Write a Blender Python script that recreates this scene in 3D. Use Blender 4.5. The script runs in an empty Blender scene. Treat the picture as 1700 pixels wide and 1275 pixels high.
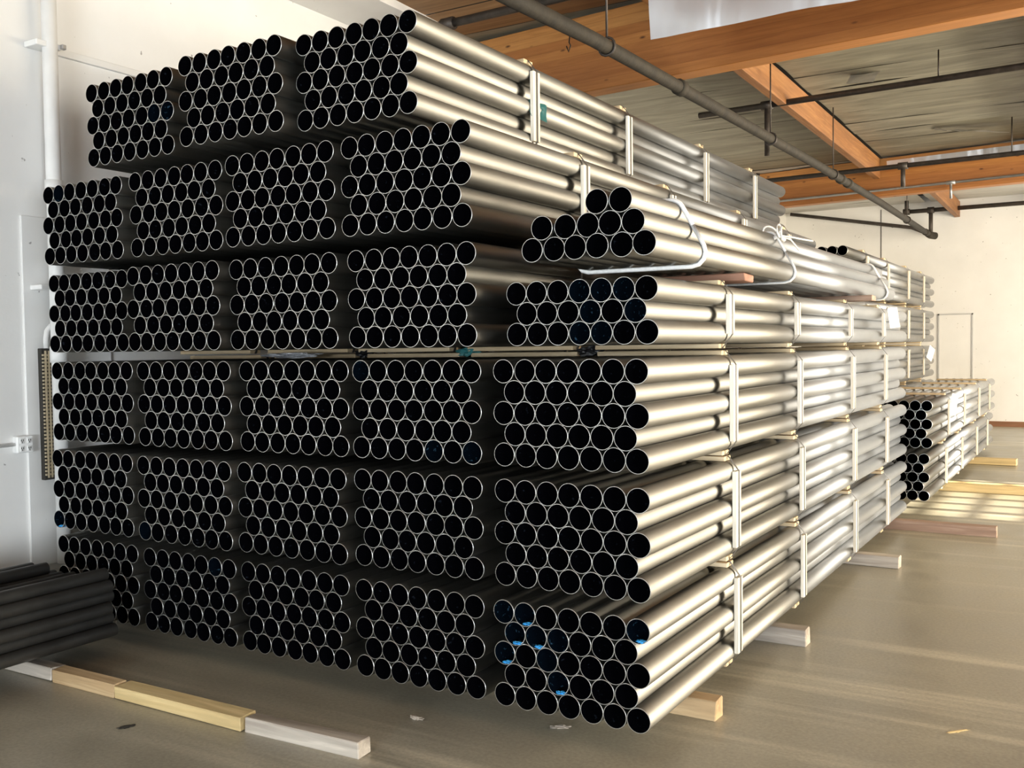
import bpy, bmesh, math, random
from mathutils import Vector, Matrix, noise
random.seed(7)
SC = bpy.context.scene
COL = SC.collection
PI = math.pi

# ------------------------------------------------------------------ camera
F_PX, YAW, PITCH, ROLL, CAM_H = 1626.114, -0.54288217, -0.037048083, -0.0130428567, 1.626
cy, sy, cp, sp, cr, sr = math.cos(YAW), math.sin(YAW), math.cos(PITCH), math.sin(PITCH), math.cos(ROLL), math.sin(ROLL)
fw = Vector((sy*cp, cy*cp, sp)); r0 = Vector((cy, -sy, 0)); u0 = r0.cross(fw)
rt = r0*cr + u0*sr; up = -r0*sr + u0*cr
cam_d = bpy.data.cameras.new('camera'); cam = bpy.data.objects.new('camera', cam_d); COL.objects.link(cam)
cam.matrix_world = Matrix(((rt.x, up.x, -fw.x, 0), (rt.y, up.y, -fw.y, 0), (rt.z, up.z, -fw.z, CAM_H), (0, 0, 0, 1)))
cam_d.sensor_fit = 'HORIZONTAL'; cam_d.sensor_width = 36.0; cam_d.lens = 36.0*F_PX/1700.0
cam_d.clip_start = 0.05; cam_d.clip_end = 200
SC.camera = cam

# ------------------------------------------------------------------ world, lights, exposure
w = bpy.data.worlds.new('world'); SC.world = w; w.use_nodes = True
w.node_tree.nodes['Background'].inputs[0].default_value = (0.80, 0.90, 1.0, 1)
w.node_tree.nodes['Background'].inputs[1].default_value = 1.0
def area(name, loc, rot, sx, sz, power, col):
    d = bpy.data.lights.new(name, 'AREA'); d.shape = 'RECTANGLE'; d.size = sx; d.size_y = sz
    d.energy = power; d.color = col
    o = bpy.data.objects.new(name, d); COL.objects.link(o); o.location = loc; o.rotation_euler = rot
    return o
# daylight entering by the open roll-up doors (right wall) and by the doorway behind the camera, plus an added left wall fill
area('daylight_far_doors', (6.45, 10.4, 1.55), (0, PI/2, 0), 3.0, 12.0, 1450, (1.0, 0.87, 0.66))
area('daylight_back_door', (3.2, 20.7, 1.65), (-PI/2, 0, 0), 6.2, 3.2, 270, (1.0, 0.93, 0.80))
area('daylight_rear_door', (.2, -7.45, 1.0), (PI/2, 0, 0), 3.4, 1.8, 620, (0.88, 0.95, 1.0))
area('left_wall_fill', (6.45, -2.3, 1.35), (0, PI/2, 0), 2.6, 3.6, 330, (0.88, 0.95, 1.0))  # added side light to brighten the left wall, no known door there
# low sun over an added unseen wall, reaching the floor only through the high window of the right wall
sun_d = bpy.data.lights.new('sun', 'SUN'); sun_d.energy = 14.0; sun_d.angle = .009; sun_d.color = (1.0, .90, .70)
sun = bpy.data.objects.new('sun', sun_d); COL.objects.link(sun); sun.rotation_euler = (0, math.radians(64), 0)
vs = SC.view_settings
vs.view_transform = 'Standard'; vs.look = 'None'; vs.gamma = 1.0; vs.use_curve_mapping = False
vs.exposure = 0.62

# ------------------------------------------------------------------ materials
def nmat(name):
    m = bpy.data.materials.new(name); m.use_nodes = True
    nt = m.node_tree; b = nt.nodes['Principled BSDF']
    return m, nt, b
def nd(nt, t, **kw):
    n = nt.nodes.new(t)
    for k, v in kw.items(): setattr(n, k, v)
    return n
def ramp(nt, src, stops):
    r = nd(nt, 'ShaderNodeValToRGB'); e = r.color_ramp.elements
    while len(e) < len(stops): e.new(0.5)
    for i, (p, c) in enumerate(stops):
        e[i].position = p; e[i].color = (c[0], c[1], c[2], 1)
    nt.links.new(src, r.inputs[0]); return r
def coords(nt, scale=(1, 1, 1), kind='Object', rnd=0.0):
    tc = nd(nt, 'ShaderNodeTexCoord'); mp = nd(nt, 'ShaderNodeMapping'); mp.inputs['Scale'].default_value = scale
    nt.links.new(tc.outputs[kind], mp.inputs[0])
    if rnd:
        oi = nd(nt, 'ShaderNodeObjectInfo'); mu = nd(nt, 'ShaderNodeMath', operation='MULTIPLY'); mu.inputs[1].default_value = rnd
        nt.links.new(oi.outputs['Random'], mu.inputs[0]); nt.links.new(mu.outputs[0], mp.inputs['Location'])
    return mp.outputs[0]
def noise_t(nt, vec, scale, detail=4, rough=.55, dist=0):
    n = nd(nt, 'ShaderNodeTexNoise'); n.inputs['Scale'].default_value = scale; n.inputs['Detail'].default_value = detail
    n.inputs['Roughness'].default_value = rough; n.inputs['Distortion'].default_value = dist
    nt.links.new(vec, n.inputs['Vector']); return n.outputs['Fac']
def bump(nt, b, h, strength, dist=.01):
    n = nd(nt, 'ShaderNodeBump'); n.inputs['Strength'].default_value = strength; n.inputs['Distance'].default_value = dist
    nt.links.new(h, n.inputs['Height']); nt.links.new(n.outputs[0], b.inputs['Normal'])
def mixc(nt, f, a, b, mode='MIX'):
    n = nd(nt, 'ShaderNodeMixRGB', blend_type=mode)
    for i, s in ((0, f), (1, a), (2, b)):
        if hasattr(s, 'links'): nt.links.new(s, n.inputs[i])
        elif isinstance(s, (int, float)): n.inputs[i].default_value = s
        else: n.inputs[i].default_value = (*s, 1)
    return n.outputs[0]

def m_plain(name, col, rough=.6, metal=0, var=.12, sc=8, bmp=0):
    m, nt, b = nmat(name); v = coords(nt); n = noise_t(nt, v, sc)
    r = ramp(nt, n, ((.3, [c*(1-var) for c in col]), (.7, [min(1, c*(1+var)) for c in col])))
    nt.links.new(r.outputs[0], b.inputs['Base Color'])
    b.inputs['Roughness'].default_value = rough; b.inputs['Metallic'].default_value = metal
    if bmp: bump(nt, b, noise_t(nt, v, sc*4), bmp)
    return m
def m_wood(name, c1, c2, axis='X', scale=14, rough=.7, knots=False):
    m, nt, b = nmat(name)
    s = {'X': (.06, 1, 1), 'Y': (1, .06, 1), 'Z': (1, 1, .06)}[axis]
    v = coords(nt, s, rnd=37.0)
    n = noise_t(nt, v, scale*3, 5, .6, .6); n2 = noise_t(nt, v, scale*.6, 3)
    cd_ = [c*.62 for c in c1]; r = ramp(nt, n, ((.30, cd_), (.52, c1), (.68, c2))); base = mixc(nt, .5, r.outputs[0], ramp(nt, n2, ((.32, cd_), (.5, c1), (.65, c2))).outputs[0])
    if knots:
        vo = nd(nt, 'ShaderNodeTexVoronoi'); vo.inputs['Scale'].default_value = 1.0
        nt.links.new(coords(nt, (1.6, 1.6, 5.0)), vo.inputs['Vector'])
        k = ramp(nt, vo.outputs['Distance'], ((.05, (0, 0, 0)), (.12, (1, 1, 1))))
        base = mixc(nt, k.outputs[0], [c*.35 for c in c1], base)
    nt.links.new(base, b.inputs['Base Color']); b.inputs['Roughness'].default_value = rough
    bump(nt, b, n, .25, .004)
    return m

def m_pipe():
    m, nt, b = nmat('brushed_steel')
    v = coords(nt, (1, .03, 1), rnd=11.0); n = noise_t(nt, v, 90, 3)
    v2 = coords(nt, (1, .5, 1), rnd=23.0); n2 = noise_t(nt, v2, 5, 4)
    oi = nd(nt, 'ShaderNodeObjectInfo')
    base = ramp(nt, oi.outputs['Random'], ((0, (.20, .198, .188)), (1, (.265, .262, .25))))
    st = ramp(nt, n, ((.3, (.93, .93, .93)), (.7, (1, 1, 1))))
    nt.links.new(mixc(nt, 1.0, base.outputs[0], st.outputs[0], 'MULTIPLY'), b.inputs['Base Color'])
    rr = ramp(nt, n2, ((.3, (.34, .34, .34)), (.7, (.40, .40, .40))))
    nt.links.new(rr.outputs[0], b.inputs['Roughness'])
    b.inputs['Metallic'].default_value = 1.0
    b.inputs['Anisotropic'].default_value = .93; b.inputs['Specular Tint'].default_value = (1, 1, 1, 1)
    tg = nd(nt, 'ShaderNodeTangent', direction_type='RADIAL', axis='Y'); nt.links.new(tg.outputs[0], b.inputs['Tangent'])
    return m
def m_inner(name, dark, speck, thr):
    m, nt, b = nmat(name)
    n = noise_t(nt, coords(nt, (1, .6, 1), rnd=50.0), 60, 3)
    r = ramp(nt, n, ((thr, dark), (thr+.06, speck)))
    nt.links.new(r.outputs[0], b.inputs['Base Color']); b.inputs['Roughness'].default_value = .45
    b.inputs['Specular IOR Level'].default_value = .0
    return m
def m_concrete():
    m, nt, b = nmat('polished_concrete'); v = coords(nt)
    n1 = noise_t(nt, v, .6, 3, .5); n2 = noise_t(nt, v, 3.5, 3, .5); n4 = noise_t(nt, v, 60, 2, .6)
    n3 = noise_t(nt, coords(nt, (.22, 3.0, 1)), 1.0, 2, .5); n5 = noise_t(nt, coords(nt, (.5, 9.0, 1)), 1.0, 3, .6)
    c = ramp(nt, n1, ((.25, (.28, .26, .205)), (.75, (.43, .395, .305)))).outputs[0]
    c = mixc(nt, .4, c, ramp(nt, n2, ((.25, (.25, .232, .185)), (.75, (.45, .415, .325)))).outputs[0])
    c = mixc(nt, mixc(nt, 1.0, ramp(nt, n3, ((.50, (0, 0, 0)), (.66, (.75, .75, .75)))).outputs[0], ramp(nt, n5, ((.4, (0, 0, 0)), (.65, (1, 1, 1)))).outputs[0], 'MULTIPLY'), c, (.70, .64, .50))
    c = mixc(nt, .6, c, ramp(nt, n4, ((.3, (.62, .62, .62)), (.7, (1, 1, 1)))).outputs[0], 'MULTIPLY')
    nt.links.new(c, b.inputs['Base Color'])
    rr = ramp(nt, n2, ((.3, (.28, .28, .28)), (.7, (.42, .42, .42)))); nt.links.new(rr.outputs[0], b.inputs['Roughness'])
    return m
def m_wall():
    m, nt, b = nmat('painted_white_wall'); v = coords(nt)
    n = noise_t(nt, v, 1.2, 6); n2 = noise_t(nt, v, 34, 4)
    c = ramp(nt, n, ((.3, (.74, .735, .72)), (.7, (.82, .815, .80))))
    sp_ = ramp(nt, noise_t(nt, v, 17, 2), ((.24, (.45, .44, .43)), (.27, (1, 1, 1))))
    nt.links.new(mixc(nt, 1.0, c.outputs[0], sp_.outputs[0], 'MULTIPLY'), b.inputs['Base Color'])
    b.inputs['Roughness'].default_value = .55; bump(nt, b, n2, .15, .004)
    return m
def m_glulam():
    m, nt, b = nmat('glulam_timber')
    v = coords(nt, (.06, 1, 1)); n = noise_t(nt, v, 30, 5, .6, .8)
    geo = nd(nt, 'ShaderNodeTexCoord'); sep = nd(nt, 'ShaderNodeSeparateXYZ'); nt.links.new(geo.outputs['Object'], sep.inputs[0])
    mu = nd(nt, 'ShaderNodeMath', operation='MULTIPLY'); mu.inputs[1].default_value = 1/.082; nt.links.new(sep.outputs['Z'], mu.inputs[0])
    fl = nd(nt, 'ShaderNodeMath', operation='FLOOR'); nt.links.new(mu.outputs[0], fl.inputs[0])
    fr = nd(nt, 'ShaderNodeMath', operation='FRACT'); nt.links.new(mu.outputs[0], fr.inputs[0])
    wn = nd(nt, 'ShaderNodeTexWhiteNoise', noise_dimensions='1D'); nt.links.new(fl.outputs[0], wn.inputs['W'])
    lam = ramp(nt, wn.outputs['Value'], ((0, (.42, .165, .045)), (.5, (.52, .22, .060)), (1, (.63, .31, .095))))
    g = ramp(nt, n, ((.3, (.72, .66, .60)), (.7, (1, 1, 1))))
    c = mixc(nt, 1.0, lam.outputs[0], g.outputs[0], 'MULTIPLY')
    vo = nd(nt, 'ShaderNodeTexVoronoi'); vo.inputs['Scale'].default_value = 1.0; nt.links.new(coords(nt, (2.6, 2.6, 7.0)), vo.inputs['Vector'])
    k = ramp(nt, vo.outputs['Distance'], ((.04, (0, 0, 0)), (.10, (1, 1, 1))))
    c = mixc(nt, k.outputs[0], (.10, .035, .012), c)
    jl = ramp(nt, fr.outputs[0], ((.0, (.55, .5, .45)), (.05, (1, 1, 1))))
    c = mixc(nt, 1.0, c, jl.outputs[0], 'MULTIPLY')
    nt.links.new(c, b.inputs['Base Color']); b.inputs['Roughness'].default_value = .5
    return m
def m_foil():
    m, nt, b = nmat('crinkled_foil'); v = coords(nt)
    n = noise_t(nt, coords(nt, (1, .35, 1)), 5, 2, .4, .3)
    b.inputs['Base Color'].default_value = (.66, .67, .70, 1); b.inputs['Metallic'].default_value = .7; b.inputs['Roughness'].default_value = .33
    bump(nt, b, n, .6, .05)
    return m
def m_insul(name, c1, c2):
    m, nt, b = nmat(name); v = coords(nt, (.3, 1.6, 1), rnd=31.0)
    n = noise_t(nt, v, 3, 7, .65, .8); r = ramp(nt, n, ((.3, c1), (.72, c2)))
    nt.links.new(r.outputs[0], b.inputs['Base Color']); b.inputs['Roughness'].default_value = .55
    bump(nt, b, noise_t(nt, v, 10, 4), .15, .01)
    return m

M = {}
M['steel'] = m_pipe()
M['dull'] = m_plain('dull_dark_steel', (.085, .083, .078), .45, .6, .2, 6)
M['rim'] = m_plain('cut_steel_rim', (.62, .62, .61), .35, .9, .05)
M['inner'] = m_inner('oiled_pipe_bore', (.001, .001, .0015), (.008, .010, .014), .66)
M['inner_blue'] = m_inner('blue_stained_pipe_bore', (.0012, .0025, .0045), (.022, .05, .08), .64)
M['concrete'] = m_concrete(); M['wall'] = m_wall(); M['glulam'] = m_glulam(); M['foil'] = m_foil()
M['insul'] = m_insul('grey_insulation_facing', (.14, .132, .10), (.34, .32, .25))
M['insul_pale'] = m_insul('pale_insulation_facing', (.42, .41, .38), (.60, .58, .54))
M['ply'] = m_wood('roof_plywood', (.30, .17, .08), (.42, .26, .13), 'X', 6, .7)
M['deck'] = m_plain('dark_roof_deck', (.06, .05, .04), .8)
M['pine'] = m_wood('pale_pine_batten', (.86, .77, .62), (.95, .89, .78), 'Z', 16)
M['pine_x'] = m_wood('pine_cross_board', (.70, .53, .32), (.88, .73, .50), 'X', 16)
M['purlin'] = m_wood('orange_purlin_timber', (.28, .12, .04), (.44, .22, .08), 'Y', 10, .6, True)
M['lum_grey'] = m_wood('weathered_grey_lumber', (.36, .31, .26), (.60, .54, .46), 'X', 12)
M['lum_yel'] = m_wood('yellow_pine_lumber', (.62, .46, .22), (.82, .66, .36), 'X', 12)
M['lum_tan'] = m_wood('tan_brown_lumber', (.50, .34, .18), (.70, .52, .30), 'X', 12)
M['lum_brn'] = m_wood('rough_brown_lumber', (.34, .22, .16), (.56, .42, .33), 'X', 12)
M['red_wood'] = m_wood('reddish_block_wood', (.33, .16, .10), (.48, .27, .18), 'X', 10)
M['strap'] = m_plain('dark_steel_strap', (.10, .095, .09), .45, .5)
M['iron'] = m_plain('black_iron_pipe', (.055, .045, .038), .5, .3, .35, 12, .2)
M['dusty'] = m_plain('dusty_iron_pipe', (.024, .019, .012), .8, 0, .4, 9, .3)
M['white_paint'] = m_plain('white_painted_metal', (.80, .80, .79), .45, 0, .04)
M['galv'] = m_plain('galvanised_metal', (.42, .42, .42), .4, .8, .15)
M['rope'] = m_plain('white_rope_fibre', (.86, .85, .82), .8, 0, .08, 60, .4)
M['paper'] = m_plain('white_paper', (.88, .88, .87), .7, 0, .03)
M['black_pl'] = m_plain('black_plastic', (.012, .012, .014), .4)
M['teal'] = m_plain('teal_plastic_film', (.05, .24, .25), .35)
M['clear'] = m_plain('crumpled_clear_film', (.62, .63, .66), .25, .2, .3, 30, .6)
M['blue'] = m_plain('bright_blue_film', (.05, .38, .80), .4)
M['brown_trim'] = m_wood('brown_baseboard_wood', (.26, .12, .06), (.38, .20, .10), 'X', 10)
M['door_grey'] = m_plain('pale_grey_frame_paint', (.50, .50, .50), .5, 0, .05)
M['grille'] = m_plain('tan_grille_metal', (.40, .33, .22), .6, 0)
M['dark'] = m_plain('dark_recess', (.03, .027, .022), .8)

# ------------------------------------------------------------------ helpers
def link(o, parent=None):
    COL.objects.link(o)
    if parent: o.parent = parent
    return o
def mobj(name, me, parent=None, loc=(0, 0, 0), rot=(0, 0, 0)):
    o = bpy.data.objects.new(name, me); link(o, parent); o.location = loc; o.rotation_euler = rot
    return o
def thing(name, label, cat, loc=(0, 0, 0), rot=(0, 0, 0), group=None):
    o = bpy.data.objects.new(name, None); link(o); o.location = loc; o.rotation_euler = rot; o.empty_display_size = .2
    return tag(o, label, cat, group)
def tag(o, label, cat, group=None):
    o['label'] = label; o['category'] = cat
    if group: o['group'] = group
    return o
def struct(o, label=None, cat=None):
    o['kind'] = 'structure'
    if label: o['label'] = label
    if cat: o['category'] = cat
    return o
def fin(bm, name, mats, smooth=False):
    me = bpy.data.meshes.new(name); bm.normal_update(); bm.to_mesh(me); bm.free()
    for m in (mats if isinstance(mats, (list, tuple)) else [mats]): me.materials.append(M[m] if isinstance(m, str) else m)
    if smooth: me.polygons.foreach_set('use_smooth', [True]*len(me.polygons))
    return me
def addbox(bm, x0, x1, y0, y1, z0, z1):
    v = [bm.verts.new(p) for p in ((x0, y0, z0), (x1, y0, z0), (x1, y1, z0), (x0, y1, z0), (x0, y0, z1), (x1, y0, z1), (x1, y1, z1), (x0, y1, z1))]
    for f in ((0, 3, 2, 1), (4, 5, 6, 7), (0, 1, 5, 4), (1, 2, 6, 5), (2, 3, 7, 6), (3, 0, 4, 7)): bm.faces.new([v[i] for i in f])
    return v
def box_me(name, sx, sy_, sz, mat, bev=0.0, jit=0.0):
    bm = bmesh.new(); addbox(bm, -sx/2, sx/2, -sy_/2, sy_/2, -sz/2, sz/2)
    if jit:
        for v in bm.verts: v.co += Vector((random.uniform(-jit, jit) for _ in range(3)))
    if bev: bmesh.ops.bevel(bm, geom=list(bm.edges), offset=bev, segments=1, affect='EDGES')
    return fin(bm, name, mat)
def sbox(name, x0, x1, y0, y1, z0, z1, mat, parent=None):
    me = box_me(name, x1-x0, y1-y0, z1-z0, mat)
    return mobj(name, me, parent, ((x0+x1)/2, (y0+y1)/2, (z0+z1)/2))
def tube(bm, pts, rad, seg=10, caps=True, closed=False):
    P = [Vector(p) for p in pts]; n = len(P); rings = []; prev = None
    for i in range(n):
        if closed: t = (P[(i+1) % n]-P[i-1])
        else: t = (P[min(i+1, n-1)]-P[max(i-1, 0)])
        t.normalize()
        if prev is None: a = t.orthogonal().normalized()
        else:
            a = prev-t*prev.dot(t)
            a = a.normalized() if a.length > 1e-6 else t.orthogonal().normalized()
        prev = a; b = t.cross(a)
        r = rad[i] if isinstance(rad, (list, tuple)) else rad
        rings.append([bm.verts.new(P[i]+(a*math.cos(2*PI*k/seg)+b*math.sin(2*PI*k/seg))*r) for k in range(seg)])
    for i in range(n if closed else n-1):
        A, B = rings[i], rings[(i+1) % n]
        for k in range(seg): bm.faces.new((A[k], A[(k+1) % seg], B[(k+1) % seg], B[k]))
    if caps and not closed:
        bm.faces.new(list(reversed(rings[0]))); bm.faces.new(rings[-1])
def tube_me(name, pts, rad, mat, seg=10, closed=False):
    bm = bmesh.new(); tube(bm, pts, rad, seg, True, closed); me = fin(bm, name, mat, True); return me
def sheet_me(name, x0, x1, y0, y1, nx, ny, amp, fr, mat, th=.006, seed=0.0):
    bm = bmesh.new(); g = []
    for j in range(ny+1):
        row = []
        for i in range(nx+1):
            x = x0+(x1-x0)*i/nx; y = y0+(y1-y0)*j/ny
            row.append(bm.verts.new((x, y, amp*noise.noise(Vector((x*fr+seed, y*fr, seed*1.7))))))
        g.append(row)
    for j in range(ny):
        for i in range(nx): bm.faces.new((g[j][i], g[j][i+1], g[j+1][i+1], g[j+1][i]))
    if th: bmesh.ops.solidify(bm, geom=list(bm.faces), thickness=th)
    return fin(bm, name, mat, th == 0)
def crumple_me(name, sx, sy_, sz, mat, seed, n=7):
    bm = bmesh.new(); bmesh.ops.create_icosphere(bm, subdivisions=3, radius=.5)
    for v in bm.verts:
        k = 1+.9*noise.noise(v.co*5+Vector((seed, seed*2, 0)))
        v.co = Vector((v.co.x*sx*k, v.co.y*sy_*k, v.co.z*sz*k))
    return fin(bm, name, mat)

# ------------------------------------------------------------------ pipes
D = .1016
def pipe_me(name, R, L, inner='inner', seg=32, wall=.0027, outer='steel'):
    bm = bmesh.new(); prof = [(R, .0012, 0), (R, L-.0012, 0), (R-.0010, L, 1), (R-wall, L, 1), (R-wall, 0, 2), (R-.0010, 0, 1)]
    rings = [[bm.verts.new((r*math.cos(2*PI*k/seg), y, r*math.sin(2*PI*k/seg))) for k in range(seg)] for r, y, _ in prof]
    slot = [0, 1, 1, 2, 1, 1]
    for i in range(6):
        A, B = rings[i], rings[(i+1) % 6]
        for k in range(seg):
            f = bm.faces.new((A[k], A[(k+1) % seg], B[(k+1) % seg], B[k])); f.material_index = slot[i]; f.smooth = slot[i] != 1
    bmesh.ops.recalc_face_normals(bm, faces=list(bm.faces))
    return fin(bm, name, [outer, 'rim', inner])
ME = {}
def get_pipe(R, L, inner='inner'):
    k = (round(R, 4), round(L, 3), inner)
    if k not in ME: ME[k] = pipe_me('pipe', R, L, inner)
    return ME[k]
HX = .88     # row pitch / D
def strap_me(hw, hh, right):
    x1, z1 = .325, hh+.0224
    xs = hw+.0215 if right else hw+.001
    zs = hh-.047
    path = [(-x1, z1), (x1, z1), (xs, zs), (xs, -zs), (x1, -z1), (-x1, -z1), (-hw-.001, -zs), (-hw-.001, zs)]
    bm = bmesh.new(); wd = .008; cols = []
    n = len(path)
    for x, z in path:
        l = math.hypot(x, z); ox, oz = x/l*.0016, z/l*.0016
        cols.append([bm.verts.new(p) for p in ((x, -wd, z), (x, wd, z), (x+ox, wd, z+oz), (x+ox, -wd, z+oz))])
    for i in range(n):
        A, B = cols[i], cols[(i+1) % n]
        for k in range(4): bm.faces.new((A[k], A[(k+1) % 4], B[(k+1) % 4], B[k]))
    bmesh.ops.recalc_face_normals(bm, faces=list(bm.faces))
    return fin(bm, 'strap', 'strap')
def cached(key, fn):
    if key not in ME: ME[key] = fn()
    return ME[key]

def bundle(x, y, z, label, group, L=5.785, rows=5, stations=(1.0, 2.2, 3.6, 4.8), right=True, blue=(), scraps=(), cross=True, name='pipe_bundle'):
    """strapped bundle: rows of 7 and 6 pipes; x = middle, y = near end, z = centre of bottom row"""
    z0 = z-D/2; hh = ((rows-1)*D*HX*.9841+D)/2; zc = hh
    e = thing(name, label, 'pipe bundle', (x, y, z0), (0, 0, 0), group)
    rp = D*.866*1.0
    hh = ((rows-1)*rp+D)/2; zc = hh
    for r in range(rows):
        n = 7 if r % 2 == 0 else 6
        for c in range(n):
            px = (c-(n-1)/2)*D*1.0005
            k = (r+1, c+1)
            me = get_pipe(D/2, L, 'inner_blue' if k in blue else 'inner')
            jx = 0; jy = random.uniform(-.003, .003)
            mobj('pipe', me, e, (px+random.uniform(-.0006, .0006), jy, D/2+r*rp), (0, random.uniform(0, 6.28), 0))
            if k in scraps:
                s = mobj('blue_film_scrap', cached(('scrap', (r+c) % 3), lambda: crumple_me('blue_film_scrap', .040, .03, .010, 'blue', r*3.1+c)), e, (px+.008, .013, D/2+r*rp-.041))
                s['label'] = 'bright blue film scrap inside pipe'
    hw = 3.5*D*1.0005
    for i, s in enumerate(stations):
        if cross:
            cm = cached('cross_%d' % (i % 3), lambda: box_me('cross_board', .65, .09, .0212, 'pine_x', .002, .0006))
            mobj('cross_board', cm, e, (random.uniform(-.004, .004), s, zc*2+.0112))
            mobj('cross_board', cm, e, (random.uniform(-.004, .004), s, -.0112))
        if right:
            bmsh = cached(('side', rows, i % 2), lambda: box_me('side_batten', .020, .068, hh*2-.092, 'pine', .0015, .001))
            mobj('side_batten', bmsh, e, (hw+.0105, s, zc))
        if cross:
            mobj('strap', cached(('strap', rows, right), lambda: strap_me(hw, hh, right)), e, (0, s, zc))
    return e

TZ = [.166, .672, 1.175, 1.683, 2.191, 2.708]
tw = ['bottom', 'second', 'third', 'fourth', 'fifth', 'topmost']
POS = {'1A': (-1.843, 3.471), '2A': (-1.849, 3.498), '3A': (-1.860, 3.519), '4A': (-1.876, 3.660),
       '1B': (-2.605, 3.477), '2B': (-2.629, 3.512), '3B': (-2.629, 3.510), '4B': (-2.651, 3.520), '5B': (-2.634, 3.466), '6B': (-2.923, 3.492),
       '1C': (-3.367, 3.493), '2C': (-3.352, 3.470), '3C': (-3.357, 3.501), '4C': (-3.422, 3.512), '5C': (-3.388, 3.468), '6C': (-3.650, 3.420),
       '1D': (-4.107, 3.490), '2D': (-4.077, 3.443), '3D': (-4.092, 3.469), '4D': (-4.150, 3.464), '5D': (-4.157, 3.502), '6D': (-4.492, 3.495),
       '1E': (-4.875, 3.500), '2E': (-4.846, 3.459), '3E': (-4.858, 3.483), '4E': (-4.954, 3.540), '5E': (-4.936, 3.509)}
ORD = {'A': 'end column beside the open aisle', 'B': 'second column from the aisle', 'C': 'third column from the aisle', 'D': 'fourth column from the aisle', 'E': 'last column beside the left wall'}
BLUE = {'1A': {(5, 1), (5, 2), (4, 1), (4, 2), (3, 1), (3, 3), (5, 7), (2, 3), (4, 3)}, '4A': {(3, 4), (3, 5), (3, 6), (2, 4), (2, 6), (1, 4), (1, 5)}, '6D': {(3, 6), (3, 7)},
        '5E': {(5, 2)}, '2E': {(1, 1)}, '3B': {(1, 5), (1, 7), (5, 1)}, '1D': {(5, 6)}, '2D': {(1, 1)}}
SCR = {'1A': {(5, 2), (4, 1), (4, 2), (3, 1), (5, 7), (2, 3)}, '2E': {(1, 1)}}
BND = {}
for k, (x, y) in POS.items():
    t = int(k[0]); c = k[1]
    if k == '4A': lab = 'short three-row bundle of steel pipes near the aisle, under the rope-tied pipes'
    elif t == 6: lab = 'strapped steel pipe bundle of the topmost tier, ' + {'B': 'nearest the ceiling pipe', 'C': 'middle of the three', 'D': 'nearest the left wall'}[c]
    else: lab = 'strapped steel pipe bundle, %s tier from floor, %s' % (tw[t-1], ORD[c])
    off = y-3.5
    BND[k] = bundle(x, y, TZ[t-1], lab, 'strapped pipe bundles in the near stack', rows=3 if k == '4A' else 5, blue=BLUE.get(k, ()), scraps=SCR.get(k, ()),
                    right=(c == 'A' or k in ('5B', '6B')), stations=tuple(s-off for s in (1.01, 2.2, 3.6, 4.8)))
# far stack
for t in (1, 2):
    b = bundle((-1.447, -1.423)[t-1]-3*D, 9.95, TZ[t-1], 'strapped pipe bundle of the far stack beside aisle, %s tier' % ('bottom', 'upper')[t-1], 'strapped pipe bundles in the far stack',
               L=6.25, stations=(1.1, 2.45, 4.0, 5.35)); BND['a%d' % t] = b
for t in (1, 2, 3, 4, 5):
    b = bundle(-2.208-3*D, 10.0, TZ[t-1], 'strapped pipe bundle of the far stack, inner column, %s tier from floor' % tw[t-1], 'strapped pipe bundles in the far stack',
               stations=(.9, 2.1, 3.5, 4.75)); BND['b%d' % t] = b

# rope tied loose bundle
RB = thing('rope_tied_pipes', 'thirteen steel pipes tied with white rope, resting on the three-row bundle', 'pipe bundle', (-2.03-.01, 3.56, 2.03-D/2))
rp = D*.866; RL = 5.1
for r, (n, o) in enumerate(((6, 0), (5, .5), (2, 3))):
    for c in range(n):
        mobj('pipe', get_pipe(D/2, RL), RB, ((c+o)*D*.992, random.uniform(-.012, .012), D/2+r*rp), (0, random.uniform(0, 6.28), 0))
cs = [(0, 0), (5*D*.992, 0), (4.5*D*.992, rp), (4*D*.992, 2*rp), (3*D*.992, 2*rp), (.5*D*.992, rp)]
def hull_path(y, off):
    pts = []
    n = len(cs); R = D/2+off
    for i in range(n):
        p0 = Vector(cs[i-1]); p1 = Vector(cs[i]); p2 = Vector(cs[(i+1) % n])
        a0 = math.atan2(-(p1-p0).x, (p1-p0).y); a1 = math.atan2(-(p2-p1).x, (p2-p1).y)
        while a1 < a0: a1 += 2*PI
        if a1-a0 > PI: continue
        for s in range(5):
            a = a0+(a1-a0)*s/4; pts.append((p1.x+R*math.cos(a), y+.05*p1.y, p1.y+R*math.sin(a)+D/2))
    return pts
for i, s in enumerate((.52, 1.98, 4.72)):
    rr = (.010, .007, .008)[i]
    ro = mobj('rope', tube_me('rope', hull_path(s, rr), rr, 'rope', 8, True), RB); ro['label'] = 'white rope lashing'
    if i == 1:
        bm = bmesh.new(); c0 = Vector((4.55*D, s-.02, D/2+2*rp+.035))
        for q, (ax, az, rad_) in enumerate(((.07, .035, .0055), (-.04, .035, .0055), (.03, -.035, .005))):
            tube(bm, [c0+Vector((ax*math.sin(PI*u/12), .08*math.cos(2*PI*u/12)-.08+.03*q, az*math.sin(2*PI*u/12)+.01*q)) for u in range(13)], rad_, 6)
        tube(bm, [c0, c0+Vector((.05, .10, -.02)), c0+Vector((.06, .25, -.07)), c0+Vector((.07, .40, -.075))], .005, 6)
        tube(bm, [c0, c0+Vector((.06, .06, -.01)), c0+Vector((.10, .20, -.015)), c0+Vector((.11, .36, -.01))], .005, 6)
        tube(bm, [c0+Vector((-.03, -.02, -.03)), c0+Vector((.01, .02, .0)), c0+Vector((.03, .05, -.03))], .012, 8)
        k = mobj('rope_bow', fin(bm, 'rope_bow', 'rope', True), ro); k['label'] = 'loose bow knot with dangling ends'
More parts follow.
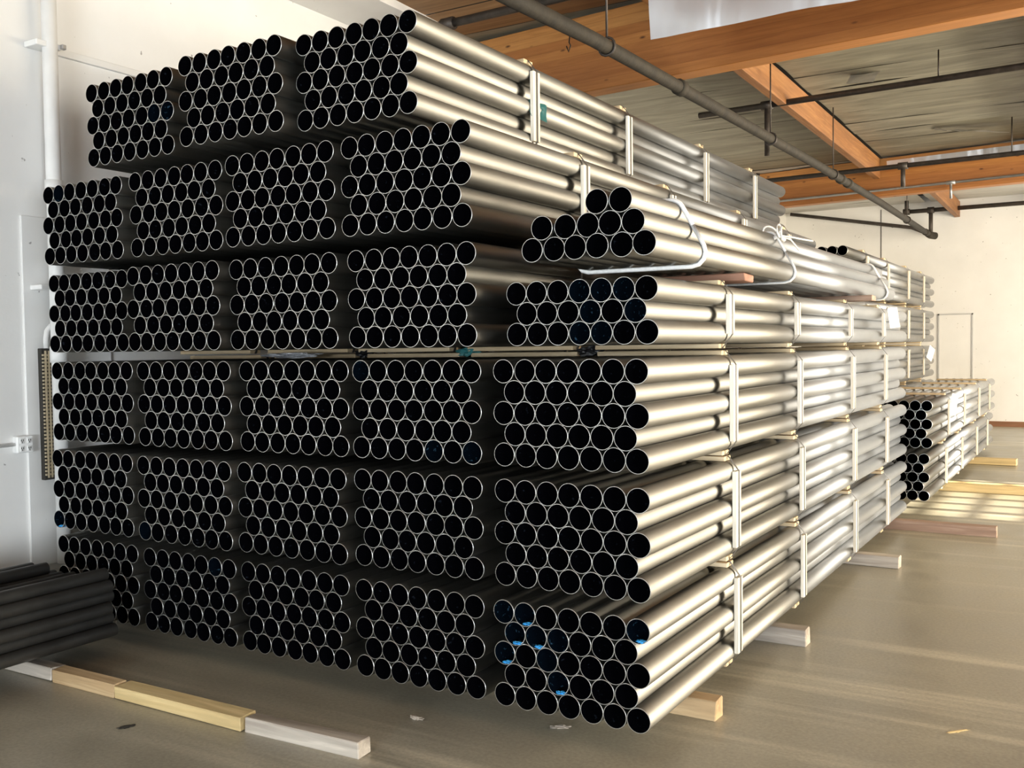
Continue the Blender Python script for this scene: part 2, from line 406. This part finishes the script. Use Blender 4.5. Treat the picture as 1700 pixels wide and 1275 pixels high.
# spacer blocks under it
for i, (y, dy, dx, lab, mt) in enumerate(((4.80, .14, -.05, 'reddish wooden wedge block under the rope-tied pipes, near end', 'red_wood'), (7.55, .16, .02, 'brown wooden block under the rope-tied pipes, far end', 'lum_brn'))):
    o = mobj('spacer_block', box_me('spacer_block', .80, dy, .0395, mt, .004, .004), None, (-1.86+dx, y, 1.9375+.0198)); tag(o, lab, 'block', 'spacer blocks under the rope-tied pipes')

# small loose pipes lower left
SD = .0686; srp = SD*.866
FP = thing('small_pipe_bundle', 'dark bundle of thinner pipes lying on lumber at lower left', 'pipe bundle', (-4.52, -.3, .0885))
spm = pipe_me('thin_pipe', SD/2, 3.63, 'inner', 24, .003, 'dull')
for r in range(6):
    n = 8
    for c in range(n):
        if r == 5 and c in (1, 2, 3, 4, 5): continue
        px = -c*SD*1.004-(0 if r % 2 == 0 else SD/2)
        mobj('pipe', spm, FP, (px, random.uniform(-.02, .02)-(.10 if (r == 5 and c > 5) else 0), .0265+SD/2+r*srp), (0, random.uniform(0, 6), 0))
cbm = box_me('support_timber', .50, .09, .1145, 'lum_grey', .002)
for s in (1.6, .5): mobj('support_timber', cbm, FP, (-.26, s, -.0885+.0573))

# ------------------------------------------------------------------ structure
XL, XR_, YF, YB = -5.75, 6.6, -7.6, 20.8
def ceil_z(y): return 4.60-.0135*(y-6.5)
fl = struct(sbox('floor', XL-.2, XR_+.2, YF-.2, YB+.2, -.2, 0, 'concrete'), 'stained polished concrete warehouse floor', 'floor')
wl = struct(sbox('wall_left', XL-.2, XL, YF-.2, YB+.2, 0, 5.0, 'wall'), 'white painted left wall behind the pipe stack', 'wall')
bm = bmesh.new()
for (a, b, z0, z1) in ((XL, .1, 0, 5), (.1, 6.3, 3.3, 5), (6.3, XR_, 0, 5)): addbox(bm, a, b, YB, YB+.2, z0, z1)
wb = struct(mobj('wall_back', fin(bm, 'wall_back', 'wall')), 'white painted far end wall with a flush door', 'wall')
def wall_with_openings(name, axis, at, u0, u1, holes, lab):
    bm = bmesh.new()
    us = [u0]
    for a, b, h in holes: us += [a, b]
    us.append(u1); t = .2
    def bb(a, b, z0, z1):
        if axis == 'x': addbox(bm, at, at+t, a, b, z0, z1)
        else: addbox(bm, a, b, at-t, at, z0, z1)
    for i in range(0, len(us), 2): bb(us[i], us[i+1], 0, 5.0)
    for a, b, h in holes:
        bb(a, b, h[1], 5.0)
        if h[0] > 0: bb(a, b, 0, h[0])
    return struct(mobj(name, fin(bm, name, 'wall')), lab, 'wall')
bm = bmesh.new()
WY0, WY1, WZ0, WZ1 = 9.75, 12.60, 3.30, 4.22
for (a, b, z0, z1) in ((YF, -4.15, 0, 5), (-4.15, -.45, 2.7, 5), (-.45, 4.3, 0, 5), (4.3, WY0, 3.15, 5), (WY0, WY1, 3.15, WZ0), (WY0, WY1, WZ1, 5), (WY1, 16.5, 3.15, 5), (16.5, YB, 0, 5)):
    addbox(bm, XR_, XR_+.2, a, b, z0, z1)
struct(mobj('wall_right', fin(bm, 'wall_right', 'wall')), 'white painted right wall with open roll-up doors', 'wall')
wn = bpy.data.objects.new('window_1', None); link(wn); struct(wn, 'high multi-pane window over the roll-up door', 'window')
for k in range(7):
    sbox('mullion', XR_+.04, XR_+.07, WY0+k*.44, WY0+k*.44+.13, WZ0, WZ1, 'white_paint', wn)
for k in range(5):
    sbox('glazing_bar', XR_+.04, XR_+.07, WY0, WY1, WZ0+k*.225-.028, WZ0+k*.225+.028, 'white_paint', wn)
struct(sbox('sun_block_wall', 9.0, 9.3, YF-20, YB+20, 0, 4.5, 'lum_grey'), 'added unseen wall outside, blocking low sun from the doors', 'wall')  # unseen wall added to stop the sun entering the door openings
wall_with_openings('wall_front', 'y', YF, XL, XR_, [(-1.5, 1.9, (0, 2.8))], 'white painted wall with an open door behind the viewer')
# ceiling deck (slightly sloping) with facing panels
bm = bmesh.new()
v = [bm.verts.new(p) for p in ((XL-.2, YF-.2, ceil_z(YF)+.10), (XR_+.2, YF-.2, ceil_z(YF)+.10), (XR_+.2, YB+.2, ceil_z(YB)+.10), (XL-.2, YB+.2, ceil_z(YB)+.10))]
bm.faces.new(v); bmesh.ops.solidify(bm, geom=list(bm.faces), thickness=-.2)
ce = struct(mobj('ceiling', fin(bm, 'ceiling', 'deck')), 'low warehouse roof with grey insulation facing and timber', 'ceiling')
BEAMS = [(-.35, 3.85), (7.70, 3.85), (15.75, 3.85)]
PX = [-2.95, -.50, 1.95, 4.40]
edges = [XL]+PX+[XR_]
bays = [(-.25, 7.72, 'ply', .61), (7.72, 15.75, 'insul', .61), (15.75, 20.8, 'insul_pale', .61)]
pm_c = {}
for (ya, yb, mt, st) in bays:
    n = int(round((yb-ya)/st))
    for j in range(n):
        y0 = ya+(yb-ya)*j/n; y1 = ya+(yb-ya)*(j+1)/n; yc = (y0+y1)/2
        for i in range(len(edges)-1):
            xa = edges[i]+(.05 if i else .0); xb = edges[i+1]-(.05 if i < len(edges)-2 else 0)
            if xa > 2.5 and mt != 'insul': continue
            key = (mt, i, (i*7+j) % 4)
            if key not in pm_c:
                hw_ = (xb-xa)/2; hl = (y1-y0)/2-.004
                pm_c[key] = sheet_me('facing_panel', -hw_, hw_, -hl, hl, 8, 4, .004 if mt == 'ply' else .014, 1.7, mt, 0, i*3.3+(i*7+j) % 4*5.1)
            mobj('facing_panel', pm_c[key], ce, ((xa+xb)/2, yc, ceil_z(yc)-.03+random.uniform(-.006, .003)), (-.0135+random.uniform(-.003, .003), 0, 0))
# torn facing pieces
for i, (x, y, sx, sy_, rx) in enumerate(((-2.2, 10.9, .30, .34, .5), (-1.5, 14.2, .9, .25, .25), (-4.6, 9.2, .5, .3, -.3))):
    o = mobj('torn_facing', sheet_me('torn_facing', -sx/2, sx/2, -sy_/2, sy_/2, 6, 5, .05, 4, 'insul_pale', .003, i*9.1), ce, (x, y, ceil_z(y)-.11), (rx, .1, .3*i))
    o['label'] = 'torn pale facing hanging loose'

def beam(name, y, z0, h, t, lab, skew, mat='glulam'):
    L = (XR_-XL)-.06
    o = mobj(name, box_me(name, L, t, h, mat, .006), None, ((XL+XR_)/2, y-skew*((XL+XR_)/2+2.2), z0+h/2), (0, 0, -skew)); return tag(o, lab, 'beam', 'glulam roof beams')
beam('roof_beam', 7.70, 3.85, .66, .20, 'large orange glulam beam crossing above the near stack', .09)
beam('roof_beam', 15.75, 3.85, .57, .20, 'orange glulam beam near the far end wall', .13)
for j, (ya, yb) in enumerate(((-.2, 7.64), (7.88, 15.66), (15.90, 20.79))):
    for i, x in enumerate(PX):
        if x > 2.5: continue
        xx = x+(0, 0, .52)[j] if i == 0 else x
        h = .30; L = yb-ya
        yc = (ya+yb)/2
        o = mobj('roof_purlin', box_me('roof_purlin', .095, L, h, 'purlin', .004), None, (xx, yc, ceil_z(yc)-.07-h/2), (-.0135, 0, 0))
        tag(o, '%s roof purlin %s' % (('orange timber', 'orange timber', 'tan timber')[j], ('over the near bay, ', 'between the two glulam beams, ', 'beyond the far glulam beam, ')[j] + ('above the ceiling pipe', 'over the aisle', 'over the floor right of the aisle')[i]), 'purlin', 'timber roof purlins')
# wall trims
bb = struct(sbox('baseboard_back', XL, .1, YB-.025, YB, 0, .10, 'brown_trim'), 'brown baseboard along the far wall', 'baseboard')
lt = struct(sbox('trim_1', XL, XL+.62, YF, 7.4, 4.50, 4.62, 'wall'), 'white painted ledger at top of left wall', 'trim')
# flush door in the back wall
dr = bpy.data.objects.new('door_1', None); link(dr); struct(dr, 'flush white door in the far wall', 'door')
sbox('door_leaf', -2.745, -2.170, YB-.012, YB, .1, 2.15, 'wall', dr)
bm = bmesh.new()
addbox(bm, -2.17, -2.145, YB-.03, YB, .1, 2.175); addbox(bm, -2.77, -2.745, YB-.03, YB, .1, 2.175); addbox(bm, -2.77, -2.145, YB-.03, YB, 2.15, 2.175)
mobj('door_frame', fin(bm, 'door_frame', 'door_grey'), dr)
# wall panel joints at the back wall
struct(sbox('trim_2', -3.845, -3.83, YB-.006, YB, .1, 4.3, 'dark'), 'thin vertical panel joint in the far wall', 'joint')

# ------------------------------------------------------------------ ceiling services
def pipe_thing(name, parts, lab, cat, group=None):
    e = thing(name, lab, cat, group=group)
    for pn, me in parts: mobj(pn, me, e)
    return e
MP = [(-2.8, 3.2, 3.50), (-2.8, 4.69, 3.545), (-2.8, 5.7, 3.585), (-2.8, 7.4, 3.608), (-2.8, 9.03, 3.628), (-2.8, 11.4, 3.66), (-2.8, 15.15, 3.675), (-2.8, 19.75, 3.645)]
mp = thing('sprinkler_main', 'thick dusty sprinkler main running along the ceiling to the far wall', 'pipe')
mobj('pipe_run', tube_me('pipe_run', MP, .048, 'dusty', 14), mp)
def collar(y, z, r=.062, l=.10):
    return tube_me('coupling', [(-2.8, y-l/2, z), (-2.8, y-l/2+.01, z), (-2.8, y+l/2-.01, z), (-2.8, y+l/2, z)], [r*.85, r, r, r*.85], 'dusty', 14)
for y, z in ((7.2, 3.607), (12.6, 3.663), (13.0, 3.665), (19.4, 3.646)): mobj('coupling', collar(y, z), mp)
for y, z in ((5.9, 3.59), (9.6, 3.634), (12.2, 3.662), (17.4, 3.66)):
    mobj('hanger_rod', tube_me('hanger_rod', [(-2.8, y, z+.05), (-2.8, y, ceil_z(y)-.06)], .008, 'iron', 6), mp)
    mobj('hanger_ring', tube_me('hanger_ring', [(-2.8+.058*math.cos(a), y, z+.058*math.sin(a)) for a in [2*PI*k/14 for k in range(14)]], .009, 'iron', 6, True), mp)
mobj('end_elbow', tube_me('end_elbow', [(-2.8, 19.7, 3.645), (-2.8, 19.95, 3.64), (-2.72, 20.05, 3.63)], .066, 'dusty', 12), mp)
def branch(y, z, xa, xb, rad, lab, drops=(), hang=(), mat='iron', skew=0.0):
    e = thing('sprinkler_branch', lab, 'pipe', group='ceiling branch pipes')
    f = lambda x: y-skew*(x+2.8)
    mobj('pipe_run', tube_me('pipe_run', [(xa, f(xa), z), (xb, f(xb), z)], rad, mat, 10), e)
    for x, zz in drops:
        mobj('riser', tube_me('riser', [(x, f(x), z), (x, f(x), zz)], rad*.9, mat, 8), e)
        mobj('coupling', tube_me('coupling', [(x-.06, f(x-.06), z), (x+.06, f(x+.06), z)], rad*1.5, mat, 10), e)
    for x in hang: mobj('hanger_rod', tube_me('hanger_rod', [(x, f(x), z), (x, f(x), ceil_z(y)-.06)], .008, 'iron', 6), e)
    return e
branch(10.55, 4.2, -3.9, 5.5, .033, 'dark branch pipe crossing under the grey insulation', [(-3.12, 3.66)], (-1.4, .8), skew=.05)
branch(14.0, 3.98, -4.35, 5.5, .033, 'dark branch pipe just before the far glulam beam', [(-2.3, 3.7), (-4.3, 4.1)], (-1.0, 1.2), skew=.06)
branch(15.62, 3.93, -5.0, 5.5, .020, 'thin grey conduit along the far glulam beam face', [(-1.9, 3.7)], (), 'galv', skew=.13)
branch(20.45, 4.17, -3.33, 5.5, .042, 'dark pipe along the top of the far wall', [(-3.3, 4.42), (-2.86, 3.66)], (0.5,))
branch(6.85, 4.36, -5.2, 5.0, .036, 'dark pipe crossing above the topmost bundles', [(-4.75, 4.30)], (-3.6, -1.5), skew=.03)
e = thing('sprinkler_branch', 'dark pipe sloping down from the left corner along the far wall', 'pipe', group='ceiling branch pipes')
mobj('pipe_run', tube_me('pipe_run', [(-5.6, 20.62, 4.33), (-3.23, 20.62, 3.88), (-2.86, 20.60, 3.70)], .036, 'iron', 10), e)
# foil flap
me = sheet_me('foil_insulation_flap', 0, 4.2, 0, .85, 40, 16, .06, 2.6, 'foil', 0, 2.2)
fo = mobj('foil_insulation_flap', me, None, (-2.33, 5.5, 3.455), (PI/2, 0, -.02)); tag(fo, 'crinkled silver foil insulation flap hanging from the ceiling', 'foil sheet')
fs = mobj('foil_strip', sheet_me('foil_strip', 0, 4.0, 0, .13, 30, 4, .02, 4, 'foil', 0, 5.1), None, (-2.78, 15.55, 4.21), (PI/2+.25, 0, -.13)); tag(fs, 'shiny foil strip along the insulation before the far beam', 'foil sheet')
# pull chain on beam
ch = mobj('hook_chain', tube_me('hook_chain', [(-3.95, 7.585, 4.3), (-3.95, 7.57, 4.24), (-3.93, 7.56, 4.21), (-3.95, 7.56, 4.16), (-3.97, 7.56, 4.21)], .006, 'iron', 6), None); tag(ch, 'small dark hook hanging on the near glulam beam', 'hook')

# ------------------------------------------------------------------ left wall fittings
dp = thing('wall_downpipe', 'tall white downpipe clamped on the left wall behind the stack', 'pipe')
mobj('pipe_run', tube_me('pipe_run', [(-5.64, 3.82, .3), (-5.64, 3.82, 4.55)], .046, 'white_paint', 18), dp)
for z in (2.66, 1.62): mobj('coupling', tube_me('coupling', [(-5.64, 3.82, z-.05), (-5.64, 3.82, z+.05)], .054, 'white_paint', 18), dp)
mobj('clamp', box_me('clamp', .13, .17, .035, 'white_paint', .004), dp, (-5.68, 3.80, 3.545)); mobj('clamp', box_me('clamp', .13, .16, .03, 'white_paint', .004), dp, (-5.68, 3.80, 4.05))
mobj('clamp_bolt', box_me('clamp_bolt', .03, .03, .03, 'galv', .004), dp, (-5.60, 3.885, 3.545))
mobj('clamp', box_me('clamp', .12, .14, .03, 'white_paint', .004), dp, (-5.68, 3.77, 2.04))
us = mobj('wall_rail', box_me('wall_rail', .03, 5.0, .045, 'wall', .003), None, (-5.735, 6.35, 3.55)); tag(us, 'thin white channel rail along the left wall above the stack', 'rail')
gd = thing('grille_guard', 'tall narrow tan grille cover on the left wall below downpipe', 'wall grille', (-5.75, 3.80, .83))
mobj('housing', box_me('housing', .05, .13, .83, 'dark', .003), gd, (.03, 0, .415))  # solid box, dark colour stands in for the shade behind the slats
nb = 34
slm = box_me('grille_bar', .012, .008, .80, 'grille', 0); shm = box_me('grille_slat', .012, .125, .012, 'grille', 0)
for i in range(5): mobj('grille_bar', slm, gd, (.068, -.045+.0225*i, .415))
for i in range(nb): mobj('grille_slat', shm, gd, (.062, 0, .035+i*.0228))
el = mobj('elbow_conduit', tube_me('elbow_conduit', [(-5.69, 3.765, 1.66), (-5.69, 3.765, 1.72), (-5.69, 3.775, 1.77), (-5.69, 3.80, 1.80), (-5.69, 3.85, 1.81), (-5.69, 3.90, 1.81)], .016, 'white_paint', 10), None)
tag(el, 'white elbow conduit on top of the wall grille', 'conduit')
ob = thing('power_outlet', 'white four-socket power outlet box on the left wall', 'outlet', (-5.75, 3.612, 1.068))
mobj('box', box_me('box', .05, .105, .105, 'white_paint', .006), ob, (.025, 0, 0)); mobj('cover_plate', box_me('cover_plate', .006, .098, .098, 'paper', .002), ob, (.053, 0, 0))
sk = box_me('socket', .006, .028, .034, 'white_paint', .008 * .3); sl = box_me('slot', .003, .004, .012, 'dark')
for sy_ in (-.024, .024):
    for sz in (-.024, .024):
        s = mobj('socket', sk, ob, (.058, sy_, sz))
        mobj('slot', sl, s, (.003, -.006, .003)); mobj('slot', sl, s, (.003, .006, .003)); mobj('slot', sl, s, (.003, 0, -.009))
cd = mobj('outlet_conduit', tube_me('outlet_conduit', [(-5.72, 3.56, 1.07), (-5.72, 3.0, 1.07)], .011, 'white_paint', 8), None); tag(cd, 'thin white conduit leading to the power outlet', 'conduit')
wp = mobj('wall_panel', box_me('wall_panel', .02, .62, 2.2, 'wall', .004), None, (-5.74, 3.96, 1.385)); tag(wp, 'flat white access panel on the left wall by the downpipe', 'panel')

# ------------------------------------------------------------------ lumber and dunnage
def lumber(xa, xb, ya, yb, h, mat, lab, name='lumber_offcut', rz=0.0, grp=None, z=0):
    o = mobj(name, box_me(name, xb-xa, yb-ya, h, mat, .004, .004), None, ((xa+xb)/2, (ya+yb)/2, z+h/2), (0, 0, rz)); return tag(o, lab, 'lumber', grp)
G1 = 'lumber pieces laid end to end on the floor'
lumber(-5.6, -4.452, 2.92, 3.00, .066, 'lum_grey', 'grey timber under the thinner pipes at lower left', grp=G1)
lumber(-4.440, -3.972, 2.918, 2.992, .064, 'lum_tan', 'shortest tan brown timber in the line on the floor', grp=G1, rz=.004)
lumber(-3.962, -3.142, 2.920, 3.012, .064, 'lum_yel', 'longest bright yellow timber in the line on the floor', grp=G1, rz=.006)
lumber(-3.128, -2.518, 2.945, 3.020, .064, 'lum_grey', 'pale grey timber at the right end of the floor line', grp=G1, rz=.035)
G2 = 'floor timbers under the pipe stacks'
lumber(-5.2, -1.418, 4.02, 4.11, .088, 'lum_tan', 'floor timber under the near stack closest to viewer', 'floor_timber', 0, G2)
lumber(-5.2, -1.352, 5.25, 5.345, .088, 'lum_grey', 'second floor timber under the near stack, short protruding end', 'floor_timber', 0, G2)
lumber(-5.2, -1.241, 7.40, 7.495, .088, 'lum_grey', 'third floor timber under the near stack', 'floor_timber', 0, G2)
lumber(-4.6, -.739, 8.99, 9.085, .088, 'lum_brn', 'long brown floor timber protruding at the far end of near stack', 'floor_timber', -.01, G2)
lumber(-2.9, 1.6, 11.55, 11.75, .088, 'lum_yel', 'wide yellow floor timber under the far stack', 'floor_timber', -.02, G2)
lumber(-2.9, -.95, 14.25, 14.40, .088, 'lum_yel', 'short pale yellow floor timber at back of far stack', 'floor_timber', 0, G2)

# ------------------------------------------------------------------ small attached bits
def part(parent, name, me, wloc, rot=(0, 0, 0), label=None):
    o = mobj(name, me, parent, Vector(wloc)-Vector(parent.location), rot)
    if label: o['label'] = label
    return o
tgm = box_me('paper_tag', .004, .115, .165, 'paper', .001)
part(BND['4A'], 'paper_tag', tgm, (-1.465, 8.47, 1.83), (.10, -.1, -.55), 'white paper tag')
part(BND['b3'], 'paper_tag', box_me('paper_tag', .004, .14, .19, 'paper', .001), (-2.06, 14.75, 1.47), (-.5, 0, -.4), 'white paper tag')
part(BND['a2'], 'paper_tag', box_me('paper_tag', .004, .12, .22, 'paper', .001), (-1.335, 11.2, .97), (-.25, 0, -.4), 'white paper tag')
part(BND['6B'], 'teal_film', sheet_me('teal_film', 0, .09, -.09, .09, 5, 6, .03, 9, 'teal', .002, 3), (-2.575, 4.56, 2.92), (0, PI/2-.2, 0), 'torn teal plastic film')
for i, (x, mt, lab) in enumerate(((-3.715, 'black_pl', 'black plastic edge protector between cross boards, left one'), (-2.985, 'teal', 'crumpled teal plastic pad between cross boards below the fourth tier'), (-2.235, 'black_pl', 'black plastic edge protector under the three-row bundle'))):
    o = mobj('edge_protector', crumple_me('edge_protector', .115, .07, .046, mt, 3.3+i), None, (x, 4.49, 1.604), (0, 0, .2*i)); tag(o, lab, 'edge protector', 'plastic pads between the boards')
pf = mobj('plastic_film', crumple_me('plastic_film', .36, .08, .026, 'clear', 8.2), None, (-4.05, 4.22, 1.598)); tag(pf, 'crumpled clear plastic film in the gap below the fourth tier', 'plastic film')
pf = mobj('plastic_film', crumple_me('plastic_film', .17, .07, .026, 'clear', 4.2), None, (-3.82, 4.2, 2.112+.03)); tag(pf, 'small crumpled plastic scrap below the fifth tier', 'plastic film')
for i, (x, y, sx, sy_, sz, mt, lab) in enumerate(((-2.57, 3.41, .06, .03, .012, 'lum_grey', 'small grey wood chip on the floor before the stack'), (-1.97, 3.63, .07, .03, .012, 'lum_grey', 'small wood chip on the floor near the corner bundle'),
        (-.506, 4.40, .09, .012, .006, 'lum_yel', 'thin pale splinter on the bare floor at lower right'), (-3.62, 2.72, .07, .03, .006, 'dark', 'dark flat scrap on the floor before yellow timber'))):
    o = mobj('wood_chip', crumple_me('wood_chip', sx, sy_, sz, mt, i*2.3), None, (x, y, sz*.45), (0, 0, .4*i)); tag(o, lab, 'debris', 'scraps on the floor')
